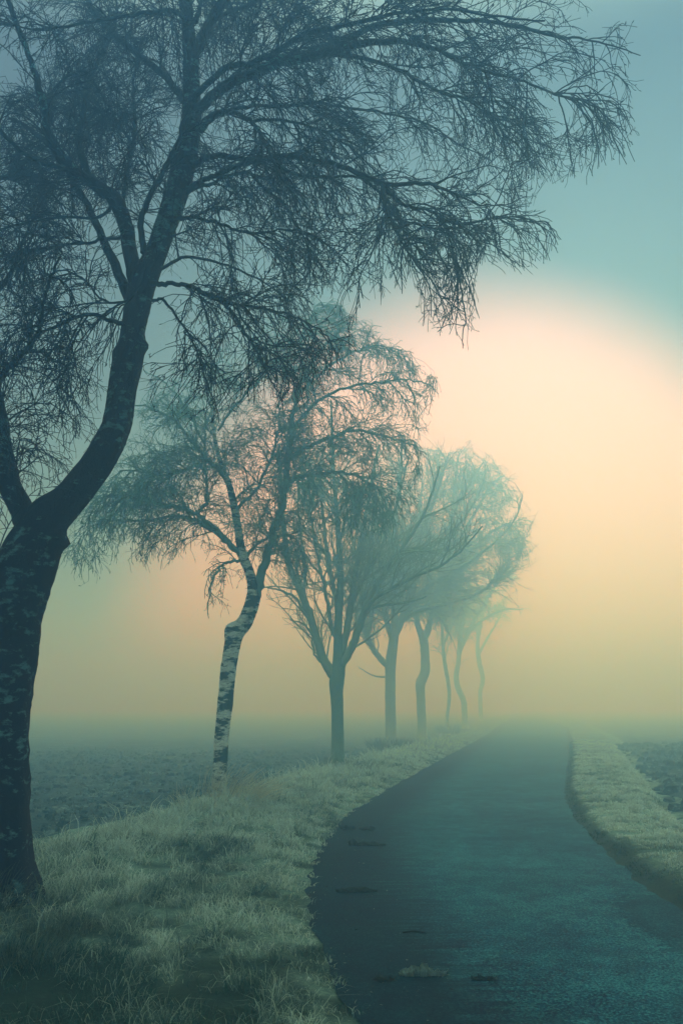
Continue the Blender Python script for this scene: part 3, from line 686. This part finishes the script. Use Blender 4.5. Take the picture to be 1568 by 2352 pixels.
build_tree('birch_tree', 'slender pale birch with black-banded bark and a bent trunk, straw at its foot', T2, L2, Y2, M_BARK_PALE, M_LIMB2, M_TWIG_PALE, cfg2, 22, -.02,
           group='bare trees in a row along the verge', knots=((3.12, .25, .50, .11), (1.3, .25, .14, .08), (2.0, .75, .16, .1), (2.5, .3, .14, .08)), trunk_S=32)

# --- two upright grey trees
Y3 = 22.0
T3 = [(775, 1775, 17), (775, 1720, 14.5), (775, 1650, 14), (773, 1595, 14.5), (773, 1570, 17), (776, 1545, 16), (778, 1515, 14), (776, 1470, 10), (777, 1420, 9), (781, 1370, 8), (780, 1300, 7), (776, 1220, 6), (770, 1140, 5), (765, 1060, 4), (762, 980, 3), (760, 920, 2)]
L3 = [
 ([(772, 1562, 12), (757, 1540, 11), (740, 1508, 10), (727, 1470, 9), (716, 1425, 9), (703, 1390, 8.5), (688, 1355, 8), (674, 1325, 7.5), (662, 1290, 7), (655, 1240, 6), (650, 1180, 5), (645, 1100, 4), (640, 1020, 3)], 0, .3),
 ([(780, 1535, 11), (797, 1505, 9.5), (812, 1475, 9), (826, 1435, 8.5), (838, 1395, 8), (855, 1355, 7), (878, 1320, 6), (905, 1280, 5), (950, 1220, 4), (985, 1150, 3), (1010, 1070, 2)], 0, -.8),
 ([(783, 1500, 9), (793, 1460, 8.5), (800, 1420, 8), (806, 1380, 7.5), (815, 1320, 6.5), (826, 1260, 5.5), (838, 1190, 4.5), (852, 1110, 3.5), (870, 1020, 2.5)], 0, .9),
 ([(775, 1470, 5), (762, 1445, 5), (755, 1400, 4.5), (745, 1350, 4), (733, 1300, 3.6), (722, 1240, 3), (712, 1170, 2.5), (706, 1090, 2)], 0, -.8),
 ([(776, 1420, 6), (768, 1360, 5.5), (756, 1300, 5), (745, 1220, 4), (738, 1140, 3), (735, 1060, 2)], 0, 1.2),
 ([(806, 1390, 5), (830, 1340, 4.5), (860, 1290, 4), (890, 1220, 3.4), (915, 1140, 2.8), (935, 1060, 2)], .3, 1.0),
 ([(838, 1400, 6), (865, 1370, 5), (910, 1345, 4.4), (960, 1320, 3.8), (1010, 1300, 3), (1060, 1262, 2.4), (1105, 1210, 1.6)], -.3, -1.4),
 ([(718, 1432, 4), (700, 1410, 3.6), (680, 1375, 3), (655, 1360, 2.6), (630, 1352, 2), (600, 1348, 1)], 0, -.6),
 ([(705, 1395, 4), (698, 1355, 4), (700, 1300, 3.4), (692, 1240, 3), (684, 1160, 2.2)], 0, 1.2),
 ([(826, 1430, 4), (850, 1400, 3.4), (880, 1390, 3), (930, 1385, 2.4), (980, 1370, 1.6)], -.2, 1.4),
 ([(720, 1460, 3), (705, 1440, 2.4), (690, 1430, 2), (665, 1425, 1)], 0, .5),
 ([(735, 1520, 3), (722, 1500, 2.4), (715, 1470, 1.8)], 0, .4),
]
cfgU = dict(rag=22, outline=[(590, 1345), (640, 1150), (650, 1000), (760, 930), (900, 960), (1010, 1030), (1100, 1120), (1130, 1230), (1000, 1400), (900, 1430), (640, 1450)],
  lump=.06, trunk_K=60, jit=.01, twig_from=.5, trunk_w=.9, pale_limbs=0, trunk_twigs=True,
  l1=dict(n=150, t0=.10, t1=1.0, L=(1.0, 3.0), K=12, ang=(.3, .85), grav=.08, wander=.13, r0=.030, r1=.008, tip_long=.5, tropism=(0, 0, 1.0)),
  l2=dict(n=1500, t0=.1, t1=1.0, L=(.4, 1.4), K=8, ang=(.4, 1.0), grav=.05, wander=.16, r0=.011, r1=.006, tip_long=.3, tropism=(0, 0, 1.0)),
  l3=dict(n=3200, t0=.05, t1=1.0, L=(.15, .55), K=4, ang=(.4, 1.1), grav=.02, wander=.18, r0=.0055, r1=.004, tropism=(0, 0, 1.0)))
build_tree('bare_tree', 'upright grey tree with many steep limbs, dark weeds round its foot, third along the row', T3, L3, Y3, M_BARK_GREY, M_LIMB3, M_TWIG_HAZE, cfgU, 33, -.03, group='bare trees in a row along the verge')
Y4 = 39.0
T4 = [(897, 1722, 14), (897, 1680, 12.5), (896, 1600, 12), (896, 1550, 12), (897, 1520, 12.5), (901, 1490, 11.5), (905, 1455, 10.5), (906, 1420, 8.5), (905, 1370, 7.5), (903, 1310, 6.5), (905, 1240, 5.5), (912, 1150, 4), (920, 1060, 2.5), (925, 1000, 1.5)]
L4 = [
 ([(892, 1530, 8), (875, 1515, 7), (858, 1492, 6.5), (845, 1465, 6), (833, 1430, 5.5), (828, 1390, 5), (826, 1340, 4), (815, 1270, 3.4), (800, 1190, 2.6), (790, 1110, 1.6)], 0, .4),
 ([(905, 1462, 9), (920, 1430, 8.5), (935, 1400, 7.5), (955, 1372, 6.5), (985, 1345, 5.5), (1025, 1318, 5), (1075, 1290, 4), (1130, 1250, 3), (1180, 1195, 2), (1200, 1140, 1)], 0, -1.5),
 ([(902, 1475, 7), (892, 1440, 6.5), (882, 1405, 6), (878, 1360, 5.5), (872, 1300, 4.5), (866, 1220, 3.5), (862, 1140, 2.5)], 0, 1.0),
 ([(846, 1462, 4), (850, 1430, 4), (856, 1390, 3.6), (858, 1340, 3), (850, 1280, 2)], .1, -1.0),
 ([(915, 1435, 6), (935, 1380, 5.5), (960, 1325, 5), (1000, 1270, 4), (1050, 1210, 3.2), (1095, 1140, 2.4), (1120, 1070, 1.4)], 0, 1.4),
 ([(906, 1420, 5), (928, 1350, 4.5), (950, 1280, 4), (980, 1200, 3.2), (1010, 1110, 2.4), (1030, 1040, 1.4)], 0, -1.0),
 ([(925, 1425, 5), (960, 1405, 4), (1010, 1392, 3.6), (1070, 1375, 3), (1130, 1340, 2.2), (1170, 1300, 1.4)], 0, .6),
 ([(895, 1556, 2.4), (880, 1555, 2), (860, 1553, 1.6), (835, 1540, 1), (822, 1532, .6)], 0, -.3),
]
FAR_OUT = [(760, 1400), (780, 1080), (900, 1000), (1010, 1005), (1120, 1050), (1180, 1120), (1228, 1200), (1225, 1340), (1190, 1410), (1120, 1440), (1060, 1480), (960, 1480), (800, 1480)]
cfgU4 = dict(cfgU); cfgU4['outline'] = FAR_OUT; cfgU4['rag'] = 24; cfgU4['l1'] = dict(cfgU['l1'], n=240, L=(1.4, 4.0), wander=.17, r0=.030, r1=.011); cfgU4['l2'] = dict(cfgU['l2'], n=1900, L=(.8, 2.4), r0=.017, r1=.010); cfgU4['l3'] = dict(cfgU['l3'], n=6000, L=(.3, .8), r0=.011, r1=.009)
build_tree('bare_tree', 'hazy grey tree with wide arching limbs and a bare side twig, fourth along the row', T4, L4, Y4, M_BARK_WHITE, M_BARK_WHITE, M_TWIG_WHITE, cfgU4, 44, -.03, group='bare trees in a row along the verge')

# --- far birches going into the fog
Y5 = 51.0
def far_cfg(n1, n2, n3, k, **kw):
    return dict(outline=FAR_OUT, rag=26, lump=.08, trunk_K=50, jit=.02, twig_from=.4, trunk_w=1.0, pale_limbs=0,
      l1=dict(n=n1, t0=.1, t1=1.0, L=(1.0 * k, 2.8 * k), K=10, ang=(.4, 1.2), grav=.22, wander=.1, r0=.030, r1=.014, tip_long=.45),
      l2=dict(n=n2, t0=.1, t1=1.0, L=(.5 * k, 1.6 * k), K=7, ang=(.4, 1.1), grav=.40, wander=.12, r0=.020, r1=.013, tip_long=.3),
      l3=dict(n=n3, t0=.1, t1=1.0, L=(.2, .7), K=4, ang=(.4, 1.0), grav=.3, wander=.15, r0=.015, r1=.012), **kw)
T5 = [(970, 1704, 12), (968, 1660, 10), (966, 1600, 10), (965, 1570, 11.5), (975, 1545, 11), (976, 1510, 10), (972, 1470, 10), (962, 1445, 7), (955, 1415, 6), (950, 1360, 5), (950, 1290, 4), (960, 1200, 3), (970, 1110, 2)]
L5 = [
 ([(973, 1465, 8), (985, 1440, 7), (993, 1400, 6.5), (1005, 1340, 5.5), (1020, 1270, 4.5), (1035, 1190, 3.6), (1045, 1110, 2.6), (1050, 1050, 1.4)], 0, .6),
 ([(1000, 1370, 5), (1040, 1310, 4.5), (1085, 1260, 4), (1130, 1220, 3), (1170, 1205, 2), (1195, 1230, 1)], 0, -1.0),
 ([(1015, 1300, 4), (1060, 1230, 3.6), (1100, 1160, 3), (1130, 1110, 2.2), (1160, 1090, 1.2)], 0, 1.4),
 ([(955, 1420, 4), (925, 1390, 3.6), (900, 1340, 3), (885, 1280, 2)], 0, -.8),
 ([(1030, 1210, 3), (1055, 1150, 3), (1090, 1090, 2.2), (1110, 1060, 1.2)], 0, -.8),
]
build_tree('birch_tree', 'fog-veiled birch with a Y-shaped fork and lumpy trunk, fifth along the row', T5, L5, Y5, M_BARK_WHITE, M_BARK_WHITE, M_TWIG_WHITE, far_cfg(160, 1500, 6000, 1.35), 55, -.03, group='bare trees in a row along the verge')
Y6 = 74.0
T6 = [(1028, 1690, 5), (1026, 1650, 4), (1031, 1605, 4), (1029, 1570, 4.5), (1022, 1530, 4.5), (1017, 1490, 4), (1015, 1430, 3.6), (1020, 1350, 3), (1030, 1270, 2.2), (1040, 1200, 1.4)]
L6 = [
 ([(1018, 1480, 3), (1040, 1430, 2.6), (1065, 1390, 2.2), (1090, 1370, 1.4)], 0, .8),
 ([(1016, 1440, 3), (1000, 1390, 2.6), (990, 1340, 2), (985, 1290, 1)], 0, -.6),
 ([(1025, 1320, 2.6), (1050, 1270, 2), (1080, 1230, 1.4)], 0, -.6),
]
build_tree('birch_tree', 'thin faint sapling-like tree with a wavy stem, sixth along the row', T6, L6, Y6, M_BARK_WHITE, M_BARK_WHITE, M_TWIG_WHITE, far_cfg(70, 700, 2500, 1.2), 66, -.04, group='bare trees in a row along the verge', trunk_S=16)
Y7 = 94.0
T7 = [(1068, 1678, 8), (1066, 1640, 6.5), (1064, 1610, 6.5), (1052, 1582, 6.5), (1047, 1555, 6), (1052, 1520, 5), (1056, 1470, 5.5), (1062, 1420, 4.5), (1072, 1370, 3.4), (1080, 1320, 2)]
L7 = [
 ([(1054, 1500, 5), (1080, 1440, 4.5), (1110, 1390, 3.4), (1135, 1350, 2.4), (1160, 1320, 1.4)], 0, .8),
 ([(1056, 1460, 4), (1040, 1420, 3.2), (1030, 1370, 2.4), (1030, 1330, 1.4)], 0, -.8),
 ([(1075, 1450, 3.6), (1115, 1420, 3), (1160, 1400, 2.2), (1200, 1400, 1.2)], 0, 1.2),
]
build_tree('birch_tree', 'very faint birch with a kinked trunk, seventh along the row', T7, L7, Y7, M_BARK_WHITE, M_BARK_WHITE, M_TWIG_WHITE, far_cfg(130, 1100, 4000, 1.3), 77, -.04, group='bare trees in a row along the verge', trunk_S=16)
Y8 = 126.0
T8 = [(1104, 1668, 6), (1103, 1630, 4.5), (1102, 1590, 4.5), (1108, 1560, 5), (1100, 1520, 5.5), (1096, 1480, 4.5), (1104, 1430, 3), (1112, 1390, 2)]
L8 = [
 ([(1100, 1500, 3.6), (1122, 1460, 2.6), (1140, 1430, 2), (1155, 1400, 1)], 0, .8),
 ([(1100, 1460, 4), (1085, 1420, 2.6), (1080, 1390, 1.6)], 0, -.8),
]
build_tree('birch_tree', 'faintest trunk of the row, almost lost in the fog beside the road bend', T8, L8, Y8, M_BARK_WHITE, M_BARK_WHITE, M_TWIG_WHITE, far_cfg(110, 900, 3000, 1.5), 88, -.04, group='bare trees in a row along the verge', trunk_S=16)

# ------------------------------------------------------------------ tussocks
def tussock(name, label, cat, cx, cy, z, n, rad, hgt, m, wind, frost, wd, seed, group=None, lean=.5):
    rg = np.random.default_rng(seed)
    a = rg.uniform(0, 2 * math.pi, n); q = rad * np.sqrt(rg.uniform(0, 1, n)) 
    root = np.stack([q * np.cos(a), q * np.sin(a) * .8, np.full(n, -.05)], -1)
    K = 6; P = np.empty((n, K, 3)); P[:, 0] = root
    d = unit(np.stack([np.cos(a) * lean * q / rad + wind[0] * .3, np.sin(a) * lean * q / rad + wind[1] * .3, np.ones(n)], -1) + rg.normal(0, .15, (n, 3)))
    L = hgt * rg.uniform(.4, 1.15, n)[:, None] / (K - 1)
    for k in range(1, K):
        P[:, k] = P[:, k - 1] + d * L
        d = unit(d + np.array([wind[0], wind[1], -.22]) * (k / K) * .9 + rg.normal(0, .10, (n, 3)))
    r = np.linspace(1, .25, K)[None] * wd * rg.uniform(.7, 1.3, (n, 1))
    V, F = tubes(P, r, 3)
    tip = np.tile(np.repeat(np.linspace(.2, 1, K), 3), n); fr = np.repeat(np.clip(frost * rg.uniform(.6, 1.3, n), 0, 1), K * 3)
    o = mesh_np(name, V, F, m, attrs={'tip': tip, 'frost': fr}); o.location = (cx, cy, z)
    return tag(o, label, cat, group)
b2 = FP(500, 1845, Y2)
tussock('grass_tussock', 'tall straw-coloured grass blown over to the right of the pale birch trunk', 'grass tuft', b2[0] + .32, b2[1] - .35, -.03, 460,   .36, .80, M_STRAW, (.60, .0), 1.0, .0050, 1, None, .7)
tussock('grass_tussock', 'tall pale grass standing left of the pale birch trunk at its foot', 'grass tuft', b2[0] - .12, b2[1] - .5, -.03, 260, .36, .50, M_STRAW, (.15, -.1), 1.0, .0050, 2, None, .7)
def gz_at(y): return float(GZ(y))
b3 = FP(775, 1775, Y3)
tussock('weed_clump', 'dark dead weeds around the foot of the upright grey tree with steep limbs', 'weeds', b3[0] + .15, b3[1] - .35, gz_at(Y3), 800, .62, .50, M_WEED, (.05, 0), .4, .006, 3)
b4 = FP(897, 1722, Y4)
tussock('weed_clump', 'dark weeds around the foot of the hazy tree with a bare side twig', 'weeds', b4[0] + .1, b4[1] - .4, gz_at(Y4), 700, 1.1, .6, M_WEED, (.05, 0), .45, .009, 4)
tussock('weed_clump', 'low weeds at the base of the thin wavy-stemmed faint tree', 'weeds', *FP(1028, 1690, Y6 - .3)[:2], gz_at(Y6), 300, 1.0, .8, M_WEED, (0, 0), .5, .012, 5)
b1 = FG(2, 2085)
tussock('grass_tussock', 'long dark grass at the foot of the nearest dark birch', 'grass tuft', b1[0] + .05, Y1 - .42, z1, 500, .42, .34, M_WEED, (.1, -.1), .5, .0028, 6)
g = np.array([FG(960, 1960)[0], 0])
for i, (px, py, n, rad, hh, lab) in enumerate((
    (545, 1850, 240, .30, .22, 'pale frosted tuft in front of the pale birch'),
    (640, 1830, 200, .35, .20, 'pale frosted tuft on the verge right of the pale birch straw'),
    (120, 2160, 320, .22, .20, 'dark blue-green tuft on the verge right below the nearest dark birch'),
    (40, 2230, 320, .22, .22, 'tall tuft at the lower left corner under the nearest birch'))):
    p = FG(px, py, .08)
    tussock('grass_tussock', lab, 'grass tuft', p[0], p[1], float(verge_left_z(np.array([p[0]]), np.array([p[1]]))[0]), n, rad, hh, M_STRAW if i < 2 else M_GRASS, (.1, 0), .75 if i < 2 else .3, .0028, 20 + i)

# ------------------------------------------------------------------ bits on the road
def clod(name, label, cat, px, py, parts_, m, seed):
    """an irregular lump of moss, mud and grass made of crumbs; one heap"""
    rg = np.random.default_rng(seed); c = FG(px, py, .03)
    e = empty(name, (c[0], c[1], .03), label, cat)
    for (dx, w, hgt) in parts_:
        n = 22
        u_ = np.linspace(0, math.pi, 13); v_ = np.linspace(0, 2 * math.pi, n, endpoint=False)
        U, Vv = np.meshgrid(u_, v_, indexing='ij')
        s1 = rg.uniform(0, 50)
        nz = .35 + 1.3 * fbm(np.cos(Vv) * 2.6 + s1, np.sin(Vv) * 2.6 + U * 3.4 + s1, seed, 4)
        X = dx + w * np.sin(U) * np.cos(Vv) * nz; Y_ = w * .45 * np.sin(U) * np.sin(Vv) * nz; Z = hgt * np.cos(U) * nz + hgt * .3
        V = np.stack([X, Y_, Z], -1).reshape(-1, 3); i = np.arange(12)[:, None] * n; j = np.arange(n)[None]; j2 = (j + 1) % n
        F = np.stack([i + j, i + j2, i + n + j2, i + n + j], -1).reshape(-1, 4)
        o = mesh_np('clod', V, F, m, e, smooth=False, attrs={'frost': np.full(len(V), .5), 'tip': np.full(len(V), .7)})
    n = 110; k = rg.integers(0, len(parts_), n); pa = np.array(parts_)[k]
    root = np.stack([pa[:, 0] + pa[:, 1] * rg.uniform(-1, 1, n), pa[:, 1] * .4 * rg.uniform(-1, 1, n), pa[:, 2] * .4], -1)
    d = unit(rg.normal(0, 1, (n, 3)) * [1, 1, .6] + [0, 0, .5]); L = rg.uniform(.015, .05, n)[:, None]
    P = np.stack([root, root + d * L * .5, root + d * L + [0, 0, -.004]], 1)
    V, F = tubes(P, np.tile([.0022, .0018, .0008], (n, 1)), 3)
    o = mesh_np('grass_wisps', V, F, m, e, attrs={'frost': np.full(len(V), .6), 'tip': np.full(len(V), .8)}); o['kind'] = 'stuff'
    return e
M_CLOD = plain_bark('mossy_mud', (.004, .008, .010), (.03, .05, .035), 30)
M_CLOD_PALE = plain_bark('frosted_clod', (.008, .02, .02), (.34, .46, .44), 40)
clod('dirt_clump', 'pale frosted clump of torn turf on the dark road near the camera', 'dirt clump', 965, 2240, [(-.085, .035, .026), (-.045, .035, .036), (-.01, .03, .030), (.02, .04, .045), (.06, .025, .026), (.105, .03, .016), (.14, .014, .010)], M_CLOD_PALE, 1)
clod('dirt_clump', 'long mossy clump on the road beside the verge, between the two smaller dark heaps', 'dirt clump', 822, 2048, [(-.13, .06, .02), (-.04, .07, .026), (.05, .06, .026), (.13, .03, .012)], M_CLOD, 2)
clod('dirt_clump', 'dark moss clump with a taller end, second from the farthest heap on the road', 'dirt clump', 838, 1941, [(-.14, .05, .045), (-.03, .08, .022), (.08, .07, .022), (.2, .04, .01)], M_CLOD, 3)
clod('dirt_clump', 'small dark lump of dirt farthest away on the road left side', 'dirt clump', 800, 1905, [(-.06, .06, .03), (.04, .05, .022)], M_CLOD, 4)
clod('dirt_clump', 'thin dark crumbs of dirt right of the farthest lump on the road', 'dirt clump', 843, 1907, [(-.05, .05, .018), (.04, .05, .022)], M_CLOD, 5)
clod('dirt_clump', 'tiny dark crumb left of the pale frosted turf clump', 'dirt clump', 872, 2252, [(0, .022, .012), (.06, .012, .008)], M_CLOD, 6)
clod('dirt_clump', 'flat brown crumb right of the pale frosted turf clump', 'dirt clump', 1105, 2250, [(-.02, .035, .010), (.04, .03, .008)], M_CLOD, 7)
# crumbs of grit, bark and leaf along the worn edge
n = 700
gy = 2.0 + 9 * rng.uniform(0, 1, n) ** 1.3; gx = XL(gy) + .05 + rng.exponential(.28, n)
gs = rng.uniform(.003, .010, n) * (1 + gy * .05)
gd = rng.normal(0, 1, (n, 4, 3)); gd = gd / np.linalg.norm(gd, axis=2, keepdims=True) * gs[:, None, None] * np.array([1.3, 1, .5])
GV = np.stack([gx, gy, road_z(gx, gy) + gs * .3], -1)[:, None] + gd
gi = np.arange(n)[:, None] * 4
GF = np.concatenate([gi + np.array([[0, 1, 2]]), gi + np.array([[0, 2, 3]]), gi + np.array([[0, 3, 1]]), gi + np.array([[1, 3, 2]])])
for nm, lo, hi, mm in (('road_grit', 0, n * 2 // 3, M_CLOD), ('pale_grit', n * 2 // 3, n * 3 // 4, M_CLOD_PALE)):
    sel = (GF[:, 0] // 4 >= lo) & (GF[:, 0] // 4 < hi)
    tag(mesh_np(nm, GV.reshape(-1, 3)[lo * 4:hi * 4], GF[sel] - lo * 4, mm, smooth=False), 'dark crumbs of grit and leaf scattered along the road edge' if lo == 0 else 'pale frosted crumbs of grit scattered along the road edge', 'grit', kind='stuff')
# fallen twig
tp = np.array([FG(p, q, .035) for p, q in ((925, 2141), (948, 2138), (965, 2140), (978, 2143))]); c0 = tp.mean(0)
P_, r_ = resample(tp - c0, [.004, .006, .006, .004], 10)
V, F = tubes(P_[None], r_[None], 6); V2, F2 = tubes(np.array([[P_[5], P_[5] + [.03, .04, .015], P_[5] + [.05, .07, .02]]]), np.array([[.004, .003, .002]]), 4)
o = mesh_np('fallen_twig', *join([(V, F), (V2, F2)]), M_LIMB); o.location = c0
tag(o, 'short dark twig lying on the road between the mossy clump and the pale turf clump', 'twig')
# red leaf in the field
pl = FG(371, 1881, .06)
a = np.linspace(0, 2 * math.pi, 12, endpoint=False); rl = .05 * (1 + .25 * np.cos(a * 5)); Vt = np.stack([rl * np.cos(a), rl * np.sin(a) * .3, rl * np.sin(a) * 1.1], -1)
Vt[:, 1] += .012 * np.sin(a * 2)
Vt = np.vstack([Vt, [0, -.012, .0], Vt[:12] + [0, .002, 0], [0, -.010, 0]])
Fl = [[i, (i + 1) % 12, 12] for i in range(12)] + [[13 + (i + 1) % 12, 13 + i, 25] for i in range(12)]
m_red, nt, b = mat('red_leaf'); nn = noise(nt, 40, 3, objco(nt)); nt.links.new(mixc(nt, nn, (.30, .04, .02), (.50, .12, .05)), b.inputs['Base Color'])
o = mesh_np('fallen_leaf', Vt, Fl, m_red, smooth=False); o.location = (pl[0], pl[1], pl[2] + .02)
tag(o, 'single reddish fallen leaf at the edge of the field left of the pale birch', 'leaf')

# ------------------------------------------------------------------ haze
hm = bpy.data.materials.new('haze'); hm.use_nodes = True; hn = hm.node_tree; hn.nodes.clear()
ho = hn.nodes.new('ShaderNodeOutputMaterial'); pv = hn.nodes.new('ShaderNodeVolumePrincipled')
pv.inputs['Color'].default_value = HAZE_COLOR + (1,); pv.inputs['Density'].default_value = HAZE_DENSITY
pv.inputs['Anisotropy'].default_value = HAZE_ANISO; pv.inputs['Absorption Color'].default_value = (1, 1, 1, 1)
hn.links.new(pv.outputs[0], ho.inputs['Volume'])
hx, hy0, hy1, hz0, hz1 = 1210, -60, 1210, -2.2, 19.5
V = np.array([(x, y, z) for z in (hz0, hz1) for y in (hy0, hy1) for x in (-hx, hx)])
F = [[0, 2, 3, 1], [4, 5, 7, 6], [0, 1, 5, 4], [2, 6, 7, 3], [0, 4, 6, 2], [1, 3, 7, 5]]
tag(mesh_np('haze', V, F, hm, smooth=False), kind='stuff')
